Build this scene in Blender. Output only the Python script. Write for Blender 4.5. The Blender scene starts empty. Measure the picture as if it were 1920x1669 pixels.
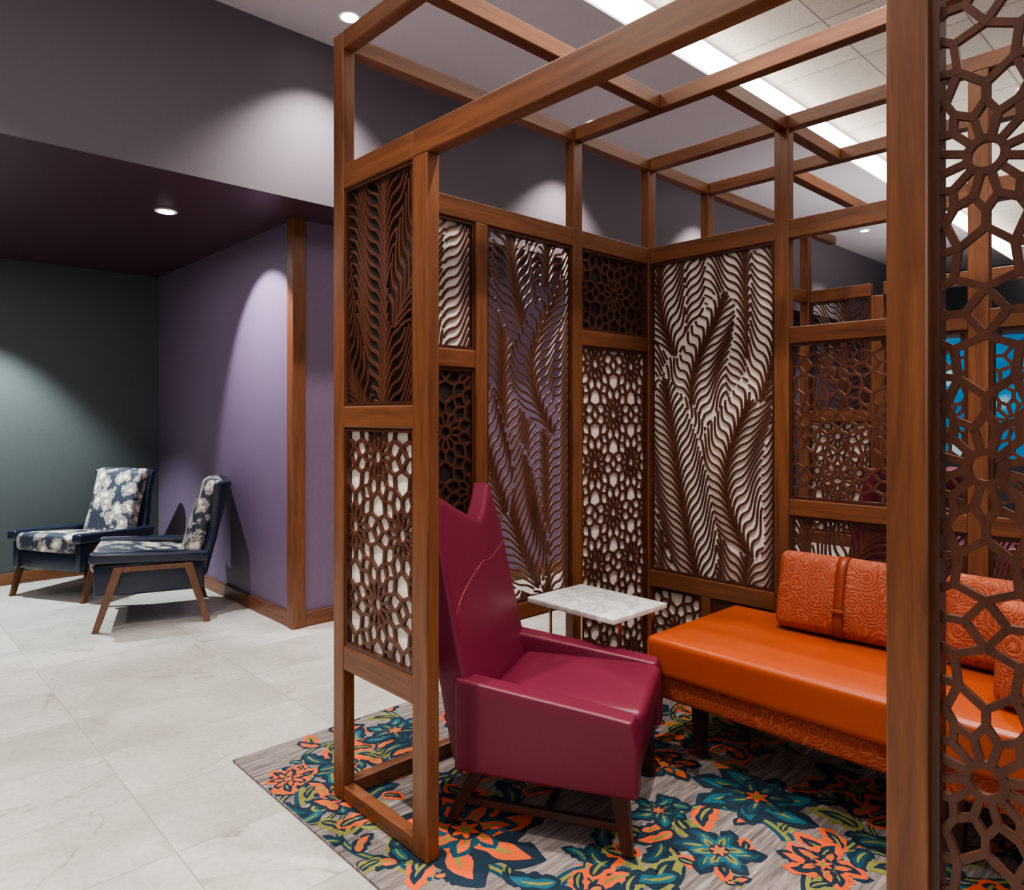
import bpy, math, random
from mathutils import Vector, Matrix
sc=bpy.context.scene
COL=sc.collection
# ---------------------------------------------------------------- materials
def newmat(name):
    m=bpy.data.materials.new(name); m.use_nodes=True
    nt=m.node_tree; b=nt.nodes['Principled BSDF']
    return m,nt,b
def N(nt,t,**k):
    n=nt.nodes.new(t)
    for a,v in k.items(): setattr(n,a,v)
    return n
def mapping(nt,scale=(1,1,1),loc=(0,0,0),rot=(0,0,0),rand=False):
    tc=N(nt,'ShaderNodeTexCoord'); mp=N(nt,'ShaderNodeMapping')
    mp.inputs['Scale'].default_value=scale; mp.inputs['Location'].default_value=loc; mp.inputs['Rotation'].default_value=rot
    if rand:
        oi=N(nt,'ShaderNodeObjectInfo'); ad=N(nt,'ShaderNodeVectorMath',operation='ADD')
        ml=N(nt,'ShaderNodeMath',operation='MULTIPLY'); ml.inputs[1].default_value=7.3
        nt.links.new(oi.outputs['Random'],ml.inputs[0])
        nt.links.new(tc.outputs['Object'],ad.inputs[0]); nt.links.new(ml.outputs[0],ad.inputs[1])
        nt.links.new(ad.outputs[0],mp.inputs['Vector'])
    else: nt.links.new(tc.outputs['Object'],mp.inputs['Vector'])
    return mp.outputs['Vector']
def noise(nt,vec,scale,detail=4,rough=.5,dist=0):
    n=N(nt,'ShaderNodeTexNoise'); n.inputs['Scale'].default_value=scale; n.inputs['Detail'].default_value=detail
    n.inputs['Roughness'].default_value=rough; n.inputs['Distortion'].default_value=dist
    nt.links.new(vec,n.inputs['Vector']); return n.outputs['Fac']
def ramp(nt,fac,stops,interp='LINEAR'):
    r=N(nt,'ShaderNodeValToRGB'); cr=r.color_ramp; cr.interpolation=interp
    while len(cr.elements)<len(stops): cr.elements.new(.5)
    for e,(p,c) in zip(cr.elements,stops):
        e.position=p; e.color=(c[0],c[1],c[2],1) if not isinstance(c,(int,float)) else (c,c,c,1)
    nt.links.new(fac,r.inputs['Fac']); return r.outputs['Color']
def mix(nt,fac,a,b,mode='MIX'):
    m=N(nt,'ShaderNodeMix',data_type='RGBA',blend_type=mode)
    for i,v in ((0,fac),(6,a),(7,b)):
        if isinstance(v,(int,float)): m.inputs[i].default_value=v
        elif isinstance(v,tuple): m.inputs[i].default_value=(*v,1)
        else: nt.links.new(v,m.inputs[i])
    return m.outputs[2]
def math_(nt,op,a,b=0.,c=None):
    m=N(nt,'ShaderNodeMath',operation=op)
    for i,v in enumerate((a,b)+((c,) if c is not None else ())):
        if isinstance(v,(int,float)): m.inputs[i].default_value=v
        else: nt.links.new(v,m.inputs[i])
    return m.outputs[0]
def bump(nt,b,h,s=.2,d=.01):
    n=N(nt,'ShaderNodeBump'); n.inputs['Strength'].default_value=s; n.inputs['Distance'].default_value=d
    nt.links.new(h,n.inputs['Height']); nt.links.new(n.outputs[0],b.inputs['Normal'])
def wood(name,axis,dark,light,rough=.38):
    m,nt,b=newmat(name)
    s=[22,22,22]; s[axis]=1.6
    v=mapping(nt,tuple(s),rand=True)
    n1=noise(nt,v,1.6,6,.6,.6); n2=noise(nt,v,7,4,.6)
    mx=math_(nt,'ADD',math_(nt,'MULTIPLY',n1,.75),math_(nt,'MULTIPLY',n2,.25))
    c=ramp(nt,mx,[(.32,dark),(.68,light)])
    nt.links.new(c,b.inputs['Base Color']); b.inputs['Roughness'].default_value=rough
    b.inputs['Coat Weight'].default_value=.12; b.inputs['Coat Roughness'].default_value=.3
    bump(nt,b,mx,.08,.002); return m
WD=(.098,.034,.014); WL=(.22,.082,.033)
WOOD=[wood('mahogany_grain_%s'%'xyz'[i],i,WD,WL) for i in range(3)]
CARVE=wood('carved_walnut',2,(.055,.019,.011),(.115,.042,.024),.36)
CARVEG=wood('cut_mahogany',2,(.055,.019,.011),(.115,.040,.023),.38)
MOLD=wood('dark_molding',2,(.040,.013,.007),(.09,.030,.015),.35)
LEGW=wood('walnut_leg',2,(.085,.036,.018),(.19,.085,.045),.35)
LEGD=wood('dark_leg',2,(.030,.012,.009),(.065,.026,.018),.35)
def plain(name,c,rough=.6,metal=0,var=.06,scale=30,bs=.05,emit=0,sheen=0):
    m,nt,b=newmat(name); v=mapping(nt)
    n=noise(nt,v,scale,4)
    a=tuple(x*(1-var) for x in c); d=tuple(min(1,x*(1+var)) for x in c)
    col=ramp(nt,n,[(.3,a),(.7,d)]); nt.links.new(col,b.inputs['Base Color'])
    b.inputs['Roughness'].default_value=rough; b.inputs['Metallic'].default_value=metal
    b.inputs['Sheen Weight'].default_value=sheen
    if emit:
        nt.links.new(col,b.inputs['Emission Color']); b.inputs['Emission Strength'].default_value=emit
    if bs: bump(nt,b,n,bs,.002)
    return m
M_UP=plain('lavender_grey_paint',(.125,.106,.126),.55,var=.03,scale=120,bs=.03)
M_PUR=plain('purple_paint',(.165,.115,.185),.5,var=.04,scale=60)
M_SOF=plain('plum_soffit_paint',(.060,.026,.036),.35,var=.04,scale=60)
M_CEIL=plain('pale_lavender_ceiling',(.58,.54,.60),.8,var=.02,scale=60)
M_SLATE=plain('slate_wall',(.06,.065,.08),.7)
M_BACK=plain('cream_backing',(.82,.75,.69),.6,var=.04,scale=8)
M_BDARK=plain('dark_backing',(.018,.010,.009),.6)
M_LEATHER=plain('magenta_leather',(.150,.014,.038),.42,var=.08,scale=180,bs=.12)
M_SEAM=plain('magenta_piping',(.30,.06,.09),.4)
M_ORLEA=plain('orange_leather',(.38,.064,.012),.36,var=.06,scale=160,bs=.10)
M_STRAP=plain('tan_leather_strap',(.25,.040,.010),.4,var=.08,scale=100)
M_NAVY=plain('navy_leather',(.016,.022,.045),.22,var=.15,scale=120,bs=.1)
M_COPPER=plain('copper_metal',(.55,.33,.22),.25,1,var=.02)
M_WHITEM=plain('white_trim',(.75,.75,.75),.5)
M_EMIT=plain('lamp_glow',(1,.95,.88),.5,emit=14,bs=0,var=0)
M_COVE=plain('cove_glow',(1,.94,.86),.5,emit=8.0,bs=0,var=0)
m,nt,b=newmat('green_woven_wallcovering'); v=mapping(nt,(1,1,1))
v2=mapping(nt,(60,60,400)); v3=mapping(nt,(400,60,60))
n=math_(nt,'MULTIPLY',math_(nt,'ADD',noise(nt,v2,3,2),noise(nt,v3,3,2)),.5)
nt.links.new(ramp(nt,n,[(.35,(.042,.050,.052)),(.65,(.085,.098,.100))]),b.inputs['Base Color']); b.inputs['Roughness'].default_value=.55
bump(nt,b,n,.2,.002); M_GREEN=m
# floor tiles
m,nt,b=newmat('cream_stone_tile'); v=mapping(nt,(1,1,1),(-.73,-.13,0))
br=N(nt,'ShaderNodeTexBrick',offset=0.,squash=1.); br.inputs['Scale'].default_value=1
for k,x in (('Mortar Size',.0024),('Brick Width',.78),('Row Height',.42),('Bias',0),('Mortar Smooth',.1)): br.inputs[k].default_value=x
br.inputs['Color1'].default_value=(0,0,0,1); br.inputs['Color2'].default_value=(1,1,1,1); br.inputs['Mortar'].default_value=(.5,.5,.5,1)
nt.links.new(v,br.inputs['Vector'])
off=N(nt,'ShaderNodeVectorMath',operation='MULTIPLY_ADD'); nt.links.new(br.outputs['Color'],off.inputs[0]); off.inputs[1].default_value=(9,5,3)
nt.links.new(v,off.inputs[2]); vv=off.outputs[0]
n1=noise(nt,vv,2.6,8,.65,.4)
base=ramp(nt,n1,[(.3,(.47,.44,.40)),(.5,(.59,.56,.52)),(.72,(.70,.67,.63))])
base=mix(nt,1.,base,ramp(nt,br.outputs['Color'],[(0,.84),(1,1.)]),'MULTIPLY')
base=mix(nt,.3,base,ramp(nt,noise(nt,v,45,4,.7),[(.35,.45),(.6,1.)]),'MULTIPLY')
ve=noise(nt,vv,1.15,5,.55,.7); rid=math_(nt,'ABSOLUTE',math_(nt,'SUBTRACT',ve,.5))
vm=ramp(nt,rid,[(0,1.),(.0015,.9),(.0055,0.)]); msk=ramp(nt,noise(nt,vv,2.4,3),[(.46,0.),(.58,1.)])
vf=math_(nt,'MULTIPLY',math_(nt,'MULTIPLY',vm,msk),.62)
base=mix(nt,vf,base,(.13,.10,.085)); base=mix(nt,math_(nt,'MULTIPLY',br.outputs['Fac'],.75),base,(.29,.27,.255))
nt.links.new(base,b.inputs['Base Color']); b.inputs['Roughness'].default_value=.30
bump(nt,b,noise(nt,v,60,3),.03,.002); M_FLOOR=m
# ceiling tiles
m,nt,b=newmat('acoustic_ceiling_tile'); v=mapping(nt)
br=N(nt,'ShaderNodeTexBrick',offset=0.,squash=1.); br.inputs['Scale'].default_value=1
for k,x in (('Mortar Size',.007),('Brick Width',.61),('Row Height',.61),('Mortar Smooth',.3)): br.inputs[k].default_value=x
br.inputs['Color1'].default_value=(.60,.55,.49,1); br.inputs['Color2'].default_value=(.66,.61,.55,1); br.inputs['Mortar'].default_value=(.33,.30,.27,1)
nt.links.new(v,br.inputs['Vector']); sp=noise(nt,v,90,3)
nt.links.new(mix(nt,.25,br.outputs['Color'],ramp(nt,sp,[(.35,.3),(.5,.9)]),'MULTIPLY'),b.inputs['Base Color']); b.inputs['Roughness'].default_value=.9
M_TILE=m
# marble
m,nt,b=newmat('white_marble'); v=mapping(nt); ve=noise(nt,v,5,8,.65,1.5)
rid=math_(nt,'ABSOLUTE',math_(nt,'SUBTRACT',ve,.5))
nt.links.new(ramp(nt,rid,[(0,(.45,.45,.45)),(.02,(.64,.63,.62)),(.10,(.80,.79,.77))]),b.inputs['Base Color']); b.inputs['Roughness'].default_value=.2; M_MARB=m
# paisley fabric
m,nt,b=newmat('orange_paisley_velvet'); v=mapping(nt,rand=True)
a1=noise(nt,v,6,2,.5,1.2); s1=math_(nt,'ABSOLUTE',math_(nt,'SINE',math_(nt,'MULTIPLY',a1,75)))
vo=N(nt,'ShaderNodeTexVoronoi',feature='F1'); vo.inputs['Scale'].default_value=13; nt.links.new(v,vo.inputs['Vector'])
s2=math_(nt,'ABSOLUTE',math_(nt,'SINE',math_(nt,'MULTIPLY',vo.outputs['Distance'],22)))
h=math_(nt,'MULTIPLY',s1,s2)
nt.links.new(ramp(nt,h,[(.06,(.46,.125,.055)),(.3,(.33,.056,.020))]),b.inputs['Base Color']); b.inputs['Roughness'].default_value=.65
bump(nt,b,h,.5,.004); M_PAIS=m
# floral fabric
m,nt,b=newmat('floral_print_fabric'); v=mapping(nt,rand=True)
vo=N(nt,'ShaderNodeTexVoronoi',feature='F1'); vo.inputs['Scale'].default_value=10
dn=N(nt,'ShaderNodeTexNoise'); dn.inputs['Scale'].default_value=12; nt.links.new(v,dn.inputs['Vector'])
ad=N(nt,'ShaderNodeVectorMath',operation='MULTIPLY_ADD'); nt.links.new(dn.outputs['Color'],ad.inputs[0]); ad.inputs[1].default_value=(.12,.12,.12); nt.links.new(v,ad.inputs[2])
nt.links.new(ad.outputs[0],vo.inputs['Vector'])
f=math_(nt,'ADD',vo.outputs['Distance'],math_(nt,'MULTIPLY',noise(nt,v,42,5,.75),.75))
nt.links.new(ramp(nt,f,[(.56,(.80,.74,.62)),(.70,(.50,.42,.33)),(.76,(.09,.075,.07)),(.84,(.46,.42,.40)),(.97,(.03,.035,.055))]),b.inputs['Base Color']); b.inputs['Roughness'].default_value=.5
M_FLORAL=m
# rug
def rugmat(name,c,var=.25):
    m,nt,b=newmat(name); v=mapping(nt,(12,70,1)); n=noise(nt,v,1.2,3,.6); v2=mapping(nt); n2=noise(nt,v2,9,3)
    nn=math_(nt,'ADD',math_(nt,'MULTIPLY',n,.6),math_(nt,'MULTIPLY',n2,.4))
    nt.links.new(ramp(nt,nn,[(.35,tuple(x*(1-var) for x in c)),(.65,tuple(x*(1+var) for x in c))]),b.inputs['Base Color'])
    b.inputs['Roughness'].default_value=.95; bump(nt,b,noise(nt,v2,260,2),.4,.003); return m
m,nt,b=newmat('taupe_striated_pile'); v=mapping(nt,(5,80,1)); n=noise(nt,v,1,4,.7)
nt.links.new(ramp(nt,n,[(.36,(.105,.086,.084)),(.5,(.205,.172,.163)),(.64,(.34,.295,.28))]),b.inputs['Base Color']); b.inputs['Roughness'].default_value=.95
bump(nt,b,n,.3,.003); R0=m
RUG=[R0,rugmat('rug_teal',(.006,.052,.085)),rugmat('rug_navy',(.006,.022,.042)),rugmat('rug_orange',(.66,.10,.024),.12),rugmat('rug_olive',(.20,.20,.05)),rugmat('rug_bright_teal',(.010,.10,.14))]
m,nt,b=newmat('bright_blue_display'); v=mapping(nt); n=noise(nt,v,2.2,2)
c=ramp(nt,n,[(.35,(.0,.13,.32)),(.6,(.0,.20,.42)),(.68,(.3,.55,.6))]); nt.links.new(c,b.inputs['Base Color']); nt.links.new(c,b.inputs['Emission Color']); b.inputs['Emission Strength'].default_value=.5; M_BLUE=m

# ---------------------------------------------------------------- mesh helpers
def link(o,parent=None,label=None,category=None,kind=None,group=None):
    COL.objects.link(o)
    if parent is not None: o.parent=parent
    if label: o['label']=label
    if category: o['category']=category
    if kind: o['kind']=kind
    if group: o['group']=group
    return o
def mk(name,verts,faces,mats,parent=None,smooth=False,center=True,fm=None,**k):
    vs=[Vector(v) for v in verts]
    c=Vector((0,0,0))
    if center:
        c=Vector([(min(v[i] for v in vs)+max(v[i] for v in vs))/2 for i in range(3)])
    me=bpy.data.meshes.new(name); me.from_pydata([tuple(v-c) for v in vs],[],faces)
    if not isinstance(mats,(list,tuple)): mats=[mats]
    for m in mats: me.materials.append(m)
    if fm:
        for p,i in zip(me.polygons,fm): p.material_index=i
    me.validate(); me.update()
    if smooth:
        for p in me.polygons: p.use_smooth=True
    o=bpy.data.objects.new(name,me)
    o.location=c-(ORG if parent is not None else Vector((0,0,0)))
    return link(o,parent,**k)
ORG=Vector((0,0,0))
def empty(name,loc,rot=0,**k):
    o=bpy.data.objects.new(name,None); o.location=loc; o.rotation_euler=(0,0,rot); o.empty_display_size=.1
    return link(o,None,**k)
def rbox(name,x,y,z,mat,parent=None,r=.004,n=1,rs=2,puff=None,deform=None,smooth=True,**k):
    c=[(a+b_)/2 for a,b_ in (x,y,z)]; h=[abs(b_-a)/2 for a,b_ in (x,y,z)]
    r=min(r,min(h)*.99)
    ax=[]
    for hh in h:
        L=[-hh+r*i/rs for i in range(rs)]
        inner=hh-r
        mid=[-inner+2*inner*i/n for i in range(n+1)]
        R=[-q for q in reversed(L)]
        ax.append(L+mid+R)
    idx={}; vs=[]; fs=[]
    def vid(p):
        kx=tuple(round(q,7) for q in p)
        if kx not in idx: idx[kx]=len(vs); vs.append(p)
        return idx[kx]
    for a in range(3):
        u,w=(a+1)%3,(a+2)%3
        for s in (-1,1):
            for i in range(len(ax[u])-1):
                for j in range(len(ax[w])-1):
                    q=[]
                    for di,dj in ((0,0),(1,0),(1,1),(0,1)):
                        p=[0,0,0]; p[a]=s*h[a]; p[u]=ax[u][i+di]; p[w]=ax[w][j+dj]; q.append(vid(tuple(p)))
                    fs.append(q if s>0 else q[::-1])
    out=[]
    for p in vs:
        inn=Vector([max(-(h[i]-r),min(h[i]-r,p[i])) for i in range(3)]); d=Vector(p)-inn
        if d.length>1e-9: P=inn+d.normalized()*r
        else: P=Vector(p)
        if puff:
            nx,ny,nz=[P[i]/h[i] for i in range(3)]
            P=Vector((P[0]*(1+puff[0]/h[0]*(1-ny*ny)*(1-nz*nz)),P[1]*(1+puff[1]/h[1]*(1-nx*nx)*(1-nz*nz)),P[2]*(1+puff[2]/h[2]*(1-nx**4)*(1-ny**4))))
        if deform: P=Vector(deform(P,h))
        out.append(P+Vector(c))
    return mk(name,out,fs,mat,parent,smooth=smooth,**k)
def box(name,x,y,z,mat=None,parent=None,r=.004,**k):
    if mat is None:
        d=[x[1]-x[0],y[1]-y[0],z[1]-z[0]]; mat=WOOD[d.index(max(d))]
    return rbox(name,x,y,z,mat,parent,r=r,n=1,rs=1,smooth=False,**k)
def stick(name,p0,p1,s0,s1,mat,parent,d0=None,d1=None,**k):
    d0=d0 or s0; d1=d1 or s1
    vs=[]
    for p,sx,sy in ((p0,s0,d0),(p1,s1,d1)):
        for a,b_ in ((-1,-1),(1,-1),(1,1),(-1,1)): vs.append((p[0]+a*sx,p[1]+b_*sy,p[2]))
    fs=[(3,2,1,0),(4,5,6,7),(0,1,5,4),(1,2,6,5),(2,3,7,6),(3,0,4,7)]
    o=mk(name,vs,fs,mat,parent,**k)
    bv=o.modifiers.new('bevel','BEVEL'); bv.width=.003; bv.segments=2
    return o
def tube(name,pts,r,mat,parent,n=6,**k):
    vs=[];fs=[]
    P=[Vector(p) for p in pts]
    for i,p in enumerate(P):
        t=(P[min(i+1,len(P)-1)]-P[max(i-1,0)]).normalized()
        a=t.cross(Vector((0,0,1)));
        if a.length<1e-3: a=Vector((1,0,0))
        a.normalize(); b_=t.cross(a)
        for j in range(n):
            th=2*math.pi*j/n; vs.append(p+a*r*math.cos(th)+b_*r*math.sin(th))
    for i in range(len(P)-1):
        for j in range(n): fs.append((i*n+j,i*n+(j+1)%n,(i+1)*n+(j+1)%n,(i+1)*n+j))
    fs.append(tuple(range(n))[::-1]); fs.append(tuple((len(P)-1)*n+j for j in range(n)))
    return mk(name,vs,fs,mat,parent,smooth=True,**k)

# ---------------------------------------------------------------- lattice generation
JR=random.Random(77)
def ribbon(vs,fs,pts,ws,plane,f0,f1):
    n=len(pts)
    if n<2: return
    b0=len(vs); f0=f0-JR.uniform(0,.0012); f1=f1+JR.uniform(0,.0006)
    for i,(u,z) in enumerate(pts):
        a=pts[max(i-1,0)]; c=pts[min(i+1,n-1)]
        du,dz=c[0]-a[0],c[1]-a[1]; l=math.hypot(du,dz) or 1
        nu,nz=-dz/l,du/l; w=ws[i]/2
        for s,f in ((-1,f0),(1,f0),(1,f1),(-1,f1)):
            U,Z=u+s*nu*w,z+s*nz*w
            vs.append((f,U,Z) if plane=='X' else (U,f,Z))
    rev=plane=='Y'
    def add(q): fs.append(tuple(q)[::-1] if rev else tuple(q))
    for i in range(n-1):
        a=b0+4*i; c=a+4
        for j in range(4): add((a+j,a+(j+1)%4,c+(j+1)%4,c+j))
    add((b0+3,b0+2,b0+1,b0)); e=b0+4*(n-1); add((e,e+1,e+2,e+3))
def clipseg(p,q,u0,u1,z0,z1):
    t0,t1=0.,1.; dx,dy=q[0]-p[0],q[1]-p[1]
    for P,Q in ((-dx,p[0]-u0),(dx,u1-p[0]),(-dy,p[1]-z0),(dy,z1-p[1])):
        if abs(P)<1e-12:
            if Q<0: return None
        else:
            r=Q/P
            if P<0: t0=max(t0,r)
            else: t1=min(t1,r)
    if t0>=t1: return None
    return (p[0]+t0*dx,p[1]+t0*dy),(p[0]+t1*dx,p[1]+t1*dy)
def geo_lines(u0,u1,z0,z1,cu,cz,d=.271):
    segs={}
    def add(p,q):
        k=tuple(sorted(((round(p[0],4),round(p[1],4)),(round(q[0],4),round(q[1],4)))))
        segs[k]=1
    R3=d*.397; RV=d/2/math.cos(math.radians(15))
    r0=.0245;r1=.062;r2=.083
    rh=d*math.sqrt(3)/2
    for j in range(int((z0-cz)/rh)-2,int((z1-cz)/rh)+3):
        for i in range(int((u0-cu)/d)-2,int((u1-cu)/d)+3):
            X=cu+i*d+(j%2)*d/2; Z=cz+j*rh
            if X<u0-.15 or X>u1+.15 or Z<z0-.15 or Z>z1+.15: continue
            P=lambda r,a:(X+r*math.cos(math.radians(a)),Z+r*math.sin(math.radians(a)))
            for k in range(12):
                a=30*k
                add(P(r0,a+15),P(r1,a+15)); add(P(r1,a+15),P(r2,a)); add(P(r1,a+15),P(r2,a+30))
                add(P(r2,a),P(R3,a)); add(P(R3,a),P(RV,a+15)); add(P(R3,a),P(RV,a-15))
                add(P(r0,a),P(r0,a+15)); add(P(r0,a+15),P(r0,a+30))
    out=[]
    for p,q in segs:
        c=clipseg(p,q,u0,u1,z0,z1)
        if c: out.append(c)
    return out
def leaf_lines(u0,u1,z0,z1,seed):
    rnd=random.Random(seed); w=u1-u0; h=z1-z0
    leaves=[]
    nl=max(3,int(w*h*7.5))
    for i in range(nl):
        ang=math.radians(90+rnd.uniform(-24,24))
        L=rnd.uniform(.7,1.1)
        bu=u0+w*((i*.618+rnd.uniform(-.1,.1))%1.); bz=z0-.45+(h+.1)*((i+.5)/nl)
        leaves.append((bu,bz,ang,L,rnd.uniform(.11,.18),rnd.uniform(-.14,.14)))
    rnd.shuffle(leaves)
    cols=max(1,round(w/.28))
    for i in range(cols):
        leaves.append((u0+w*(i+.5)/cols,z0-.4,math.radians(90),h+1.2,.22,0.03))
    leaves.append(((u0+u1)/2,z0-.8,math.radians(88),h+2.4,.9,0))
    def cv(l,s): x=s/l[3]; return l[5]*math.sin(math.pi*x*1.3)
    def W(l,s):
        x=s/l[3]
        if x<=0 or x>=1: return 0
        return l[4]*min(1,(math.sin(math.pi*x**.85))**.6*1.05)
    def loc(l,u,z):
        du,dz=u-l[0],z-l[1]; c,s=math.cos(l[2]),math.sin(l[2])
        return du*c+dz*s,-du*s+dz*c
    def wor(l,s,t):
        c,sn=math.cos(l[2]),math.sin(l[2]); return l[0]+s*c-t*sn,l[1]+s*sn+t*c
    def inside(l,u,z,m=.0):
        s,t=loc(l,u,z)
        if s<=0 or s>=l[3]: return False
        return abs(t-cv(l,s))<W(l,s)+m
    lines=[]
    e=.010
    for li,l in enumerate(leaves):
        up=leaves[:li]
        def emit(pts,ws):
            cur=[];cw=[]
            for p,x in zip(pts,ws):
                ok=u0-e<p[0]<u1+e and z0-e<p[1]<z1+e and not any(inside(a,p[0],p[1],.0) for a in up)
                if ok: cur.append(p);cw.append(x)
                else:
                    if len(cur)>1: lines.append((cur,cw))
                    cur=[];cw=[]
            if len(cur)>1: lines.append((cur,cw))
        L=l[3]; ns=int(L/.02)
        emit([wor(l,L*i/ns,cv(l,L*i/ns)) for i in range(ns+1)],[.010*(1-.4*i/ns) for i in range(ns+1)])
        sp=.039; s0=-.18; wv=rnd.uniform(.8,1.2)
        rise=rnd.uniform(1.15,1.6)
        while s0<L:
            for sd in (-1,1):
                pts=[];ws=[]; Wm=l[4]; n=int(Wm/.007)+3
                for i in range(n+1):
                    q=i/n; t=q*Wm
                    s=s0+(.017 if sd>0 else 0)+rise*t+.021*wv*math.sin(2*math.pi*t/.13)
                    if s<0.002: continue
                    if t>W(l,s)+1e-4:
                        if pts: break
                        continue
                    pts.append(wor(l,s,cv(l,s)+sd*t)); ws.append(.0100-.003*q)
                if len(pts)>1: emit(pts,ws)
            s0+=sp
    return lines
def panel(parent,plane,f,u0,u1,z0,z1,kind,backing=None,seed=1,cu=None,cz=None):
    vs=[];fs=[]
    if kind=='geo':
        cu=(u0+u1)/2 if cu is None else cu; cz=(z0+z1)/2 if cz is None else cz
        for p,q in geo_lines(u0,u1,z0,z1,cu,cz):
            l=math.hypot(q[0]-p[0],q[1]-p[1])
            if l<1e-4: continue
            ex=.004; du,dz=(q[0]-p[0])/l*ex,(q[1]-p[1])/l*ex
            ribbon(vs,fs,[(p[0]-du,p[1]-dz),(q[0]+du,q[1]+dz)],[.0112]*2,plane,f-.005,f+.004)
        o=mk('lattice_panel',vs,fs,CARVEG,parent,label='cut wooden lattice of twelve-petal rosettes')
    else:
        for pts,ws in leaf_lines(u0,u1,z0,z1,seed): ribbon(vs,fs,pts,ws,plane,f-.004,f+.004)
        o=mk('lattice_panel',vs,fs,CARVE,parent,label='carved wooden lattice of overlapping palm leaves')
    def sub(name,U,Z,F,mat,**k):
        vv=[];ff=[]
        for (a,b_),(c,d) in zip(U,Z):
            i=len(vv)
            for fz in F:
                for uu,zz in ((a,c),(b_,c),(b_,d),(a,d)): vv.append((fz,uu,zz) if plane=='X' else (uu,fz,zz))
            ff+=[(i,i+1,i+2,i+3),(i+7,i+6,i+5,i+4),(i,i+4,i+5,i+1),(i+1,i+5,i+6,i+2),(i+2,i+6,i+7,i+3),(i+3,i+7,i+4,i)]
        ob=mk(name,vv,ff,mat,o,**k)
        ob.location=ob.location-o.location
        return ob
    e=.013
    sub('panel_molding',[(u0,u0+e),(u1-e,u1),(u0+e,u1-e),(u0+e,u1-e)],[(z0,z1),(z0,z1),(z0,z0+e),(z1-e,z1)],(f-.015,f+.017),MOLD)
    if backing: sub('backing_panel',[(u0+.003,u1-.003)],[(z0+.003,z1-.003)],(f+.005,f+.010),backing,label='flat backing sheet')
    return o

# ---------------------------------------------------------------- room shell
S=dict(kind='structure')
def sbox(name,x,y,z,mat): 
    vs=[(a,b_,c) for c in z for b_ in y for a in x]
    fs=[(0,2,3,1),(4,5,7,6),(0,1,5,4),(2,6,7,3),(0,4,6,2),(1,3,7,5)]
    return mk(name,vs,fs,mat,None,center=False,**S)
sbox('floor',(-3.2,12),(-3,6.9),(-.1,0),M_FLOOR)
sbox('wall_north',(-3.2,2.03),(6.66,6.9),(0,2.51),M_GREEN)
sbox('wall_alcove',(2.03,12),(4.09,6.9),(0,2.51),M_PUR)
sbox('wall_upper',(-3.2,12),(3.72,3.9),(2.51,3.75),M_UP)
sbox('ceiling_alcove',(-3.2,12),(3.721,6.9),(2.508,2.55),M_SOF)
sbox('ceiling',(-3.2,12),(2.42,3.72),(3.44,3.75),M_CEIL)
sbox('ceiling_tray',(-3.2,12),(-3,2.42),(3.66,3.75),M_TILE)
sbox('wall_east',(12,12.2),(-3,6.9),(0,3.75),M_SLATE)
sbox('wall_west',(-3.4,-3.2),(-3,6.9),(0,3.75),M_UP)
sbox('trim_1',(-3.2,12),(2.405,2.42),(3.455,3.625),M_COVE)
box('trim_2',(2.0,2.085),(4.06,4.14),(0,2.51),**S)
box('baseboard_north',(-3.2,2.01),(6.64,6.66),(0,.09),**S)
box('baseboard_alcove_side',(2.01,2.03),(4.14,6.64),(0,.09),**S)
box('baseboard_alcove',(2.085,12),(4.07,4.09),(0,.09),**S)

# ---------------------------------------------------------------- booth screen
X0=1.226; ZF=.0115
E=empty('wooden_booth_screen',(2.1,1.2,ZF),label='open mahogany timber frame booth with carved lattice screens',category='room divider')
ORG=Vector((2.1,1.2,ZF))
B=lambda name,x,y,z: box(name,x,y,(max(z[0],ZF),z[1]),parent=E)
ZT=2.59; zb=ZT-.06
def endframe(X,hi=True,near_b=True):
    B('post',(X,X+.045),(2.126,2.19),(0,ZT)); B('post',(X,X+.045),(1.657,1.73),(0,2.06))
    B('rail',(X+.002,X+.043),(1.73,2.126),(0,.06)); B('rail',(X+.002,X+.043),(1.73,2.126),(.45,.53))
    B('rail',(X+.002,X+.043),(1.73,2.126),(1.262,1.332))
    B('rail',(X+.001,X+.044),(1.73,2.126),(2.06,2.14))
    panel(E,'X',X+.022,1.73,2.126,1.332,2.06,'leaf',M_BDARK if hi else None,seed=3)
    panel(E,'X',X+.022,1.73,2.126,.53,1.262,'geo',M_BACK,cu=1.945,cz=.70)
endframe(X0)
B('header_beam',(X0,X0+.045),(-.9,1.73),(2.06,2.14))
B('top_beam',(X0,X0+.045),(-.9,2.126),(zb,ZT))
B('post',(X0,X0+.05),(.362,.424),(0,2.06)); B('post',(X0,X0+.05),(-.42,-.36),(0,ZT))
B('rail',(X0+.002,X0+.043),(-.36,.362),(0,.06)); B('rail',(X0+.002,X0+.043),(-.36,.362),(.38,.45))
panel(E,'X',X0+.025,-.36,.362,.45,2.06,'geo',None,cu=.291,cz=1.222)
Y=2.13
B('top_beam',(X0+.045,5.2),(Y,Y+.05),(zb,ZT))
B('rail',(X0+.045,2.96),(Y+.003,Y+.047),(2.06,2.14))
B('rail',(X0+.045,2.96),(Y+.003,Y+.047),(0,.06))
B('post',(1.815,1.875),(Y,Y+.05),(.06,2.06))
B('post',(2.385,2.445),(Y,Y+.05),(0,zb))
B('post',(2.95,3.01),(Y,Y+.05),(0,zb))
B('post',(3.50,3.56),(Y,Y+.05),(0,zb)); B('post',(4.06,4.12),(Y,Y+.05),(0,2.06))
B('rail',(X0+.045,1.815),(Y+.003,Y+.047),(1.487,1.557)); B('rail',(X0+.045,2.385),(Y+.003,Y+.047),(.45,.52))
f=Y+.025
panel(E,'Y',f,X0+.045,1.815,1.557,2.06,'leaf',M_BACK,seed=11)
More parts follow.
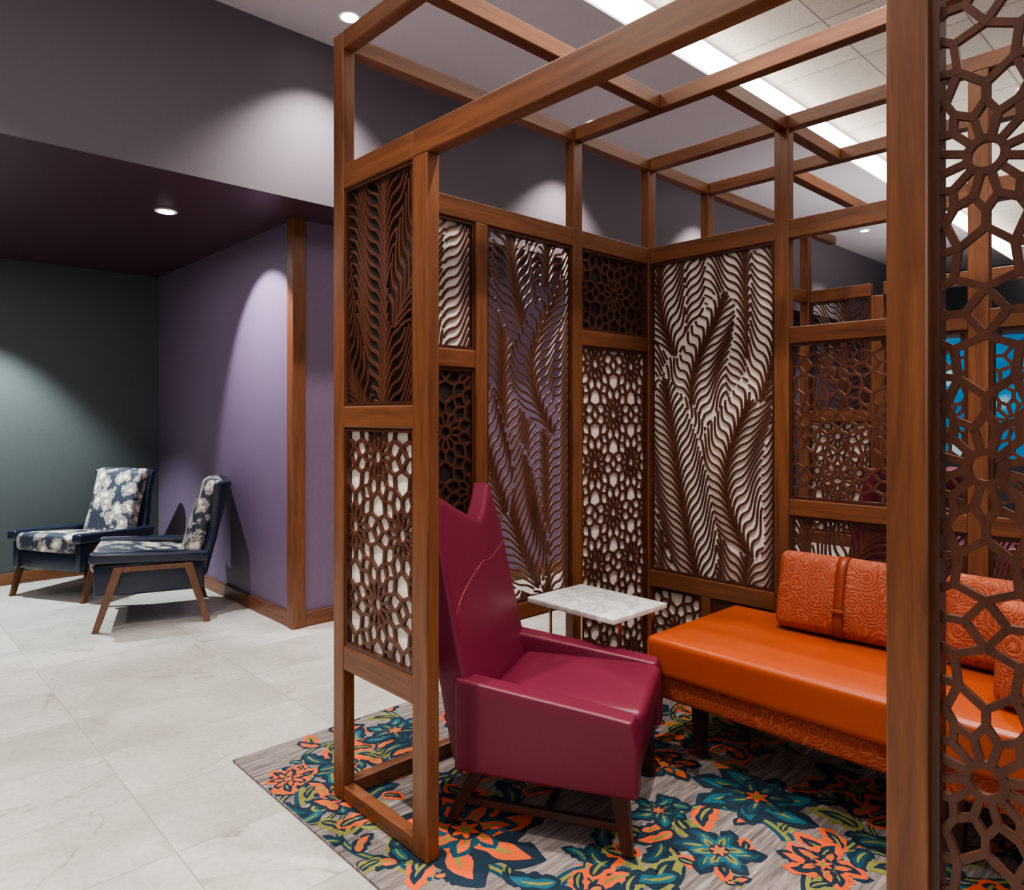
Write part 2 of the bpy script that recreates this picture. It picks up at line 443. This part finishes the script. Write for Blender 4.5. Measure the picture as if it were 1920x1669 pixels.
panel(E,'Y',f,X0+.045,1.815,.52,1.487,'geo',M_BDARK)
panel(E,'Y',f,1.875,2.385,.52,2.06,'leaf',None,seed=5)
B('rail',(2.445,2.95),(Y+.003,Y+.047),(1.62,1.69))
panel(E,'Y',f,2.445,2.95,1.69,2.06,'geo',M_BDARK)
panel(E,'Y',f,2.445,2.95,.06,1.62,'geo',M_BACK)
B('rail',(3.01,4.75),(Y+.003,Y+.047),(2.06,2.14)); B('rail',(3.01,4.75),(Y+.003,Y+.047),(.45,.52))
panel(E,'Y',f,3.01,3.50,.52,2.06,'geo',M_BACK); panel(E,'Y',f,3.56,4.06,.52,2.06,'leaf',None,seed=23)
XB=2.955
B('rail',(XB,XB+.045),(-.4,Y),(2.06,2.14))
B('post',(XB-.003,XB+.047),(1.41,1.475),(0,zb)); B('post',(XB-.003,XB+.047),(.68,.745),(0,zb)); B('post',(XB-.003,XB+.047),(-.06,0),(0,zb))
B('rail',(XB,XB+.045),(1.475,Y),(.45,.53))
fb=XB+.022
panel(E,'X',fb,1.475,Y,.53,2.06,'leaf',M_BACK,seed=8)
B('post',(XB,XB+.045),(1.79,1.84),(0,.45)); B('rail',(XB,XB+.045),(1.475,Y),(0,.06))
panel(E,'X',fb,1.84,Y,.06,.45,'geo',M_BACK)
box('solid_panel',(XB+.01,XB+.03),(1.475,1.79),(.06,.45),MOLD,E)
for a,b_,sd in ((.745,1.41,31),(0,.68,37)):
    B('rail',(XB,XB+.045),(a,b_),(1.61,1.68)); B('rail',(XB,XB+.045),(a,b_),(.875,.945)); B('rail',(XB,XB+.045),(a,b_),(0,.06))
    panel(E,'X',fb,a,b_,.945,1.61,'geo'); panel(E,'X',fb,a,b_,.06,.875,'leaf',seed=sd)
B('top_beam',(2.39,2.44),(-.9,Y),(zb,ZT)); B('top_beam',(2.955,3.005),(-.9,Y),(zb,ZT)); B('top_beam',(3.505,3.555),(-.9,Y),(zb,ZT))
B('top_beam',(X0+.045,2.39),(1.67,1.72),(zb,ZT)); B('top_beam',(3.555,4.75),(1.67,1.72),(zb,ZT))
B('top_beam',(2.44,2.955),(1.415,1.465),(zb,ZT)); B('top_beam',(3.005,3.505),(1.415,1.465),(zb,ZT))
endframe(4.75,False); B('header_beam',(4.75,4.795),(-.9,1.657),(2.06,2.14)); B('top_beam',(4.75,4.795),(-.9,2.126),(zb,ZT))
ORG=Vector((0,0,0))

# ---------------------------------------------------------------- rug
RX0,RX1,RY0,RY1=1.075,5.3,-1.3,2.67
rv=[];rf=[];rm=[]; cnt=[0]
def radd(pts,mi,lay):
    cnt[0]+=1
    i=len(rv); z=.0084+lay*.00008+(cnt[0]%97)*.0000008
    for p in pts: rv.append((max(RX0+.004,min(RX1-.004,p[0])),max(RY0+.004,min(RY1-.004,p[1])),z))
    rf.append(tuple(range(i,len(rv)))); rm.append(mi)
for z in (0.0005,.0083):
    for p in ((RX0,RY0),(RX1,RY0),(RX1,RY1),(RX0,RY1)): rv.append((p[0],p[1],z))
rf+=[(3,2,1,0),(4,5,6,7),(0,1,5,4),(1,2,6,5),(2,3,7,6),(3,0,4,7)]; rm+=[0]*6
rr=random.Random(21)
def petal(x,y,a,L,w,mi,lay,bend=0,lobes=0,jag=.06):
    n=18 if lobes else 10; l=[];r=[]
    for i in range(n+1):
        q=i/n; ww=w*(max(0,math.sin(math.pi*q**.8))**.6)
        if lobes: ww*=.72+.40*abs(math.sin(math.pi*lobes*q+.4))
        if 0<i<n: ww*=1+rr.uniform(-jag,jag)
        th=2*bend*q; k=2*bend/L if abs(bend)>1e-4 else 0   # circular-arc spine
        if k: sx,sy=math.sin(th)/k,(1-math.cos(th))/k
        else: sx,sy=L*q,0
        nx,ny=-math.sin(th),math.cos(th); c,sn=math.cos(a),math.sin(a)
        for S_,sg in ((l,1),(r,-1)):
            px,py=sx+sg*ww*nx,sy+sg*ww*ny; S_.append((x+px*c-py*sn,y+px*sn+py*c))
    for i in range(n):
        radd([r[i],r[i+1],l[i+1],l[i]],mi,lay)
def acan(x,y,a,L,mi,mj,lay,bend=.25,w=.24):
    petal(x,y,a,L,L*w,mi,lay,bend,3)
    petal(x+L*.08*math.cos(a),y+L*.08*math.sin(a),a,L*.78,L*w*.5,mj,lay+1,bend*.9,2)
    petal(x+L*.12*math.cos(a),y+L*.12*math.sin(a),a,L*.55,L*w*.14,4 if mj!=4 else 2,lay+2,bend*.7)
def ring(x,y,R,mi,lay): radd([(x+R*math.cos(t*.5236),y+R*math.sin(t*.5236)) for t in range(12)],mi,lay)
def flower(x,y,R,sty,lay=16):
    ph=rr.uniform(0,6)
    A,B_,C,D=sty
    n=rr.choice([5,6,7]); sw=rr.choice([-1,1])
    for i in range(n):
        a=ph+2*math.pi*i/n; acan(x,y,a+rr.uniform(-.15,.15),R*rr.uniform(.8,1.2),A,B_,lay,sw*rr.uniform(.2,.6),.28)
    for i in range(n):
        a=ph+2*math.pi*(i+.5)/n; acan(x,y,a,R*.66*rr.uniform(.85,1.1),C,D,lay+3,-sw*rr.uniform(.1,.4),.27)
    ring(x,y,R*.22,2,lay+6)
    for i in range(6): petal(x,y,ph+i*1.047,R*.2,R*.045,3 if C!=3 else 4,lay+7)
    ring(x,y,R*.07,4,lay+8)
ST=[(2,1,3,2),(2,3,1,3),(2,5,2,1),(3,2,2,3),(2,1,5,4)]
def vine(x,y,a,L,mi,w=.021,lay=4,k0=None,leafm=((4,2),(2,3),(2,1),(3,2),(2,5))):
    n=int(L/.02); pts=[]; k=k0 if k0 is not None else rr.choice([-1,1])*rr.uniform(3,5)
    for i in range(n):
        pts.append((x,y,a)); x+=.02*math.cos(a); y+=.02*math.sin(a); a+=k*.02
        k*=1.02
        if i==n//3 and k0 is None: k=-k*.9
    for i in range(n-1):
        q=i/n; w0=w*(1-q*.7); w1=w*(1-(i+1)/n*.7); p,c=pts[i],pts[i+1]
        def o(p,s,w): return (p[0]-s*w*math.sin(p[2]),p[1]+s*w*math.cos(p[2]))
        radd([o(p,-1,w0),o(c,-1,w1),o(c,1,w1),o(p,1,w0)],mi,lay)
        radd([o(p,-.35,w0),o(c,-.35,w1),o(c,.35,w1),o(p,.35,w0)],4 if mi!=4 else 1,lay+1)
        if i%4==2:
            sd=1 if (i//4)%2 else -1; m=leafm[(i//4)%len(leafm)]
            acan(p[0],p[1],p[2]+sd*.6,rr.uniform(.10,.18),m[0],m[1],lay+2+(i//4)%3,sd*.6)
    e=pts[-1]; acan(e[0],e[1],e[2],.09,3,2,lay+4,.6 if k>0 else -.6,.3)
fl=[(1.42,1.72,.25,1),(1.16,2.39,.10,3),(1.66,2.46,.16,2),(2.26,1.19,.20,2),(1.90,1.12,.14,4),(2.22,1.54,.14,1),(1.95,1.37,.11,2),(2.56,.98,.18,0),(2.06,.88,.14,3),(1.46,1.06,.16,1),(1.95,2.3,.17,1),(2.5,1.9,.17,0),(1.70,.75,.17,0)]
for x,y,R,s in fl: flower(x,y,R,ST[s])
placed=[(x,y,R) for x,y,R,s in fl]
for x,y,a,L,mi,k in ((1.62,1.10,1.2,1.2,1,5.),(1.15,1.95,.3,1.,2,4.5),(1.12,2.2,1.3,.6,1,-4),(1.35,2.2,0.2,.9,1,4.5),(1.75,1.45,-.8,.9,2,-4.5),(2.1,1.0,.9,.8,1,4.5),(1.15,1.35,-1.,.9,2,-5),(2.35,1.4,-.6,.9,3,4.5),(1.2,1.6,2.,.6,4,-4.5),(1.8,2.0,2.6,.9,2,4.5),(1.9,.8,-1.5,.8,1,4.5)):
    vine(x,y,a,L,mi,k0=k,w=.024)
t=0
while t<700:
    t+=1
    x,y=rr.uniform(RX0+.1,RX1-.1),rr.uniform(RY0+.1,RY1-.08); R=rr.uniform(.10,.19)
    if any(math.hypot(x-p[0],y-p[1])<(p[2]+R)*1.45 for p in placed): continue
    placed.append((x,y,R)); flower(x,y,R,rr.choice(ST))
for i in range(66): vine(rr.uniform(RX0,RX1),rr.uniform(RY0,RY1),rr.uniform(0,6.28),rr.uniform(.6,1.),rr.choice([1,2,2,3]))
for i in range(240):
    x,y=rr.uniform(RX0,RX1),rr.uniform(RY0,RY1); m=rr.choice([(2,1),(2,5),(3,2),(4,2),(2,3),(3,4)])
    acan(x,y,rr.uniform(0,6.28),rr.uniform(.07,.14),m[0],m[1],0,rr.uniform(-.8,.8))
mk('area_rug',rv,rf,RUG,None,center=False,fm=rm,label='taupe rug with teal, navy and orange floral scrolls under the booth',category='rug')

# ---------------------------------------------------------------- magenta chair
def wing_chair(loc,rot,label):
    c=empty('wing_chair',loc,math.radians(rot),label=label,category='chair',group='magenta wing chairs')
    rbox('seat_base',(-.285,.285),(-.25,.285),(.19,.34),M_LEATHER,c,r=.02,n=2)
    rbox('seat_cushion',(-.222,.222),(-.20,.302),(.30,.410),M_LEATHER,c,r=.025,n=8,rs=3,puff=(0,.004,.012))
    for s in (-1,1):
        def df(P,h):
            q=(P.y+h[1])/(2*h[1]); x=P.x; z=P.z
            if z>0: z-= .065*q*(z/h[2])
            y=P.y-(.03*max(0,(z/h[2])) if P.y>.2 else 0)
            return (x,y,z)
        xa,xb=sorted((s*.222,s*.302))
        rbox('armrest',(xa,xb),(-.27,.30),(.185,.475),M_LEATHER,c,r=.013,n=6,rs=3,deform=df)
    H=(.278,.0625,.3625)
    def db(P,h):
        v=(P.z+h[2])/(2*h[2]); ux=abs(P.x)/h[0]
        wd=1-.02*v+.05*math.sin(math.pi*v)-(.10*max(0,(v-.85)/.15))
        y=P.y*(1-.42*v)+.060*(1-ux**1.3)*max(0,v)**1.5-.165*max(0,v)**1.1+.010
        z=P.z+(.115*ux**1.25)*max(0,(v-.35)/.65)**1.5
        return (P.x*wd,y,z)
    rbox('backrest',(-.278,.278),(-.30,-.175),(.20,.925),M_LEATHER,c,r=.022,n=14,rs=3,deform=db)
    pts=[]
    for i in range(25):
        q=i/24; x=.262-.524*q
        zz=.635+.15*min(1,q/.45)**.8 if q<.45 else .785-.03*(q-.45)/.55
        p=Vector(db(Vector((x,.0625,zz-.5625)),H)); pts.append((p.x,p.y-.2375+.0006,p.z+.5625))
    tube('seam_piping',pts,.0014,M_SEAM,c)
    for s in (-1,1):
        stick('leg',(s*.25,.265,0),(s*.24,.235,.195),.016,.026,LEGD,c)
        stick('leg',(s*.25,-.30,0),(s*.235,-.20,.195),.016,.028,LEGD,c)
        box('stretcher',(s*.243-.011,s*.243+.011),(-.255,.245),(.062,.088),LEGD,c)
    box('stretcher',(-.235,.235),(.0,.022),(.064,.086),LEGD,c)
    return c
wing_chair((1.78,1.64,ZF),-152,'tall magenta leather wing chair with twin-peaked back beside marble table')
wing_chair((4.10,1.55,ZF),-30,'tall magenta leather wing chair behind the lattice screen')
wing_chair((5.75,1.25,.0),20,'tall magenta leather wing chair beyond the timber booth')

# ---------------------------------------------------------------- print armchairs
def arm_chair(loc,rot,label):
    c=empty('lounge_armchair',loc,math.radians(rot),label=label,category='chair',group='floral print armchairs')
    rbox('seat_base',(-.29,.29),(-.28,.29),(.20,.33),M_NAVY,c,r=.02,n=2)
    def sc_(P,h): return (P.x,P.y,P.z+.03*(P.y/h[1]))
    rbox('seat_cushion',(-.262,.262),(-.22,.335),(.315,.435),M_FLORAL,c,r=.03,n=6,rs=3,puff=(0,.0,.016),deform=sc_)
    for s in (-1,1):
        xa,xb=sorted((s*.262,s*.345))
        def df(P,h): return (P.x,P.y,P.z+.015*(P.y/h[1]))
        rbox('armrest',(xa,xb),(-.33,.335),(.395,.465),M_NAVY,c,r=.02,n=4,rs=3,deform=df)
        xa,xb=sorted((s*.27,s*.315))
        rbox('side_panel',(xa,xb),(-.30,.31),(.21,.40),M_NAVY,c,r=.012,n=2)
        xs=s*.332
        stick('leg',(xs,.30,0),(xs,.175,.385),.013,.015,LEGW,c,.018,.028)
        stick('leg',(xs,-.32,0),(xs,-.205,.385),.013,.015,LEGW,c,.018,.028)
        box('leg_rail',(xs-.013,xs+.013),(-.22,.19),(.352,.384),LEGW,c)
    def db(P,h):
        v=(P.z+h[2])/(2*h[2]); return (P.x*(1-.08*math.sin(math.pi*v)),P.y-.16*v,P.z)
    def dsh(P,h):
        v=(P.z+h[2])/(2*h[2]); ux=abs(P.x)/h[0]
        return (P.x*(1-.16*math.sin(math.pi*v*.9)+.03*v),P.y-.16*v+.07*max(0,ux-.75)/.25*max(0,v-.45)*1.8,P.z)
    rbox('back_shell',(-.30,.30),(-.315,-.255),(.28,.875),M_NAVY,c,r=.022,n=12,rs=3,deform=dsh)
    rbox('back_cushion',(-.235,.235),(-.268,-.155),(.36,.885),M_FLORAL,c,r=.04,n=8,rs=3,deform=db,puff=(0,.014,0))
    return c
arm_chair((1.50,5.03,0),71.5,'navy leather armchair with floral print cushions beside the purple wall')
arm_chair((1.33,6.08,0),119,'navy leather armchair with floral print cushions against the green wall')

# ---------------------------------------------------------------- bench + pillows
Z=ZF
bn=empty('upholstered_bench',(2.52,.68,Z),label='long orange leather bench with paisley base rail along the screen',category='bench')
ORG=Vector((2.52,.68,0))
rbox('seat_cushion',(2.19,2.84),(-.25,1.60),(.330,.470),M_ORLEA,bn,r=.022,n=10,rs=3,puff=(0,0,.004))
rbox('base_rail',(2.225,2.82),(-.22,1.57),(.235,.338),M_PAIS,bn,r=.022,n=4,rs=3)
for x in (2.36,2.76):
    for y in (1.47,.62,-.12): stick('leg',(x,y,ZF),(x,y,.245),.018,.026,LEGD,bn)
ORG=Vector((0,0,0))
def pillow(loc,rot,label,tilt=-12):
    c=empty('throw_pillow',loc,0,label=label,category='pillow',group='orange paisley pillows')
    c.rotation_euler=(math.radians(tilt),0,math.radians(rot))
    rbox('pillow_body',(-.245,.245),(-.05,.05),(0,.29),M_PAIS,c,r=.035,n=8,rs=4,puff=(0,.020,0))
    vs=[];fs=[]; loop=[]
    hy,hz=.075,.148
    for i in range(24):
        th=2*math.pi*i/24; cc,ss=math.cos(th),math.sin(th)
        loop.append((math.copysign(abs(cc)**.6,cc)*hy,.145+math.copysign(abs(ss)**.45,ss)*hz))
    for (y,z) in loop:
        vs+= [(-.018,y,z),(.018,y,z)]
    for i in range(24): fs.append((2*i,2*i+1,(2*i+3)%48,(2*i+2)%48))
    o=mk('leather_strap',vs,fs,M_STRAP,c,smooth=True,label='tan leather strap')
    md=o.modifiers.new('s','SOLIDIFY'); md.thickness=.004; md.offset=1
    box('buckle_loop',(-.023,.023),(-.084,-.076),(.085,.10),M_STRAP,c)
    return c
pillow((2.66,1.065,.490),-88,'orange paisley pillow with tan leather strap on the bench')
pillow((2.66,.50,.490),-92,'orange paisley pillow leaning at the bench centre')
pillow((2.34,.29,.490),-100,'orange paisley pillow standing near the bench edge',-8)

# ---------------------------------------------------------------- side table
tb=empty('side_table',(2.215,1.845,Z),label='small white marble side table with thin copper frame',category='table')
ORG=Vector((2.215,1.845,Z))
rbox('table_top',(2.035,2.37),(1.625,2.07),(.542,.564),M_MARB,tb,r=.004,n=1)
xs=(2.13,2.33);ys=(1.67,2.03)
for x in xs:
    for y in ys: box('leg',(x-.005,x+.005),(y-.005,y+.005),(Z,.542),M_COPPER,tb,r=.001)
for x in xs:
    for z in (Z,.531): box('frame_rail',(x-.005,x+.005),(ys[0],ys[1]),(z,z+.01),M_COPPER,tb,r=.001)
for y in ys:
    for z in (Z,.531): box('frame_rail',(xs[0],xs[1]),(y-.005,y+.005),(z,z+.01),M_COPPER,tb,r=.001)
ORG=Vector((0,0,0))

# ---------------------------------------------------------------- distant items
box('wall_feature',(8.9,8.965),(1.2,2.85),(.85,2.15),M_BLUE,None,**S)
sbox('wall_partition',(8.97,9.1),(-.5,3.0),(0,2.4),M_SLATE)

# ---------------------------------------------------------------- lights
def disc(name,x,y,z,r,mat,parent=None,h=.006,**k):
    n=28;vs=[];fs=[]
    for zz in (z-h,z):
        for i in range(n): vs.append((x+r*math.cos(2*math.pi*i/n),y+r*math.sin(2*math.pi*i/n),zz))
    for i in range(n): fs.append((i,(i+1)%n,n+(i+1)%n,n+i))
    fs.append(tuple(range(n))[::-1]); fs.append(tuple(range(n,2*n)))
    return mk(name,vs,fs,mat,parent,**k)
def down(x,y,z,power,ang,blend=.4,col=(1,.93,.86),vis=True,rad=.03,tilt=None):
    p=disc('recessed_downlight',x,y,z,.062,M_WHITEM,label='round white recessed ceiling downlight',category='ceiling light',group='recessed downlights')
    l=disc('lamp_lens',0,0,0,.045,M_EMIT,h=.002); l.parent=p; l.location=(0,0,-.0045)
    ld=bpy.data.lights.new('spot','SPOT'); ld.energy=power; ld.spot_size=math.radians(ang); ld.spot_blend=blend; ld.color=col; ld.shadow_soft_size=rad
    o=bpy.data.objects.new('downlight_beam',ld); COL.objects.link(o); o.location=(x,y,z-.02)
    if tilt: o.rotation_euler=tilt
    return o
down(1.99,3.38,3.44,215,105,.8); down(4.0,3.38,3.44,190,95,.6); down(5.9,3.38,3.44,190,95,.6); down(8.6,3.2,3.44,90,95,.5)
down(1.40,4.457,2.508,160,68,.35,(.95,.92,1),tilt=(0,math.radians(-36),0),rad=.02)
down(.74,6.1,2.508,420,84,.45,(.88,1,.99)); down(-.5,4.4,2.508,80,100,.6)
for x,y,p in ((1.75,1.0,250),(2.3,.2,140),(.2,1.6,240),(.3,3.0,210),(3.9,1.2,160),(6.2,1.2,130)):
    down(x,y,3.66 if y<2.4 else 3.44,p,84,.6)
def area(loc,rot,sx,sy,e,col=(1,.95,.9)):  # added area fills to brighten the room, no fixture behind them
    ld=bpy.data.lights.new('area','AREA'); ld.shape='RECTANGLE'; ld.size=sx; ld.size_y=sy; ld.energy=e; ld.color=col
    o=bpy.data.objects.new('soft_fill_light',ld); COL.objects.link(o); o.location=loc; o.rotation_euler=rot
area((.3,1.2,3.55),(0,0,0),3,2,32); area((3.8,.8,3.6),(0,0,0),3,2,34)
area((-1.2,-1.2,2.2),(math.radians(68),0,math.radians(-45)),2.5,1.6,40,(1,.96,.93))  # added fill beside the camera
area((0.6,5.0,2.45),(0,0,0),2.0,1.2,13,(1,.96,1))
area((8,1.5,2.6),(math.radians(180),0,0),4,3,50)  # added upward fill to lift the far end
w=bpy.data.worlds.new('w'); sc.world=w; w.use_nodes=True
w.node_tree.nodes['Background'].inputs[0].default_value=(.98,.9,1,1); w.node_tree.nodes['Background'].inputs[1].default_value=.14

# ---------------------------------------------------------------- camera
cd=bpy.data.cameras.new('camera'); cam=bpy.data.objects.new('camera',cd); COL.objects.link(cam)
cam.location=(0,0,1.3); cam.rotation_euler=(math.radians(90),0,math.radians(-43.3))
cd.sensor_fit='HORIZONTAL'; cd.sensor_width=36; cd.lens=25.09; cd.shift_y=-.0284; cd.clip_start=.02
sc.camera=cam
sc.view_settings.view_transform='AgX'
try: sc.view_settings.look='AgX - Medium High Contrast'
except Exception: pass
sc.view_settings.exposure=.15
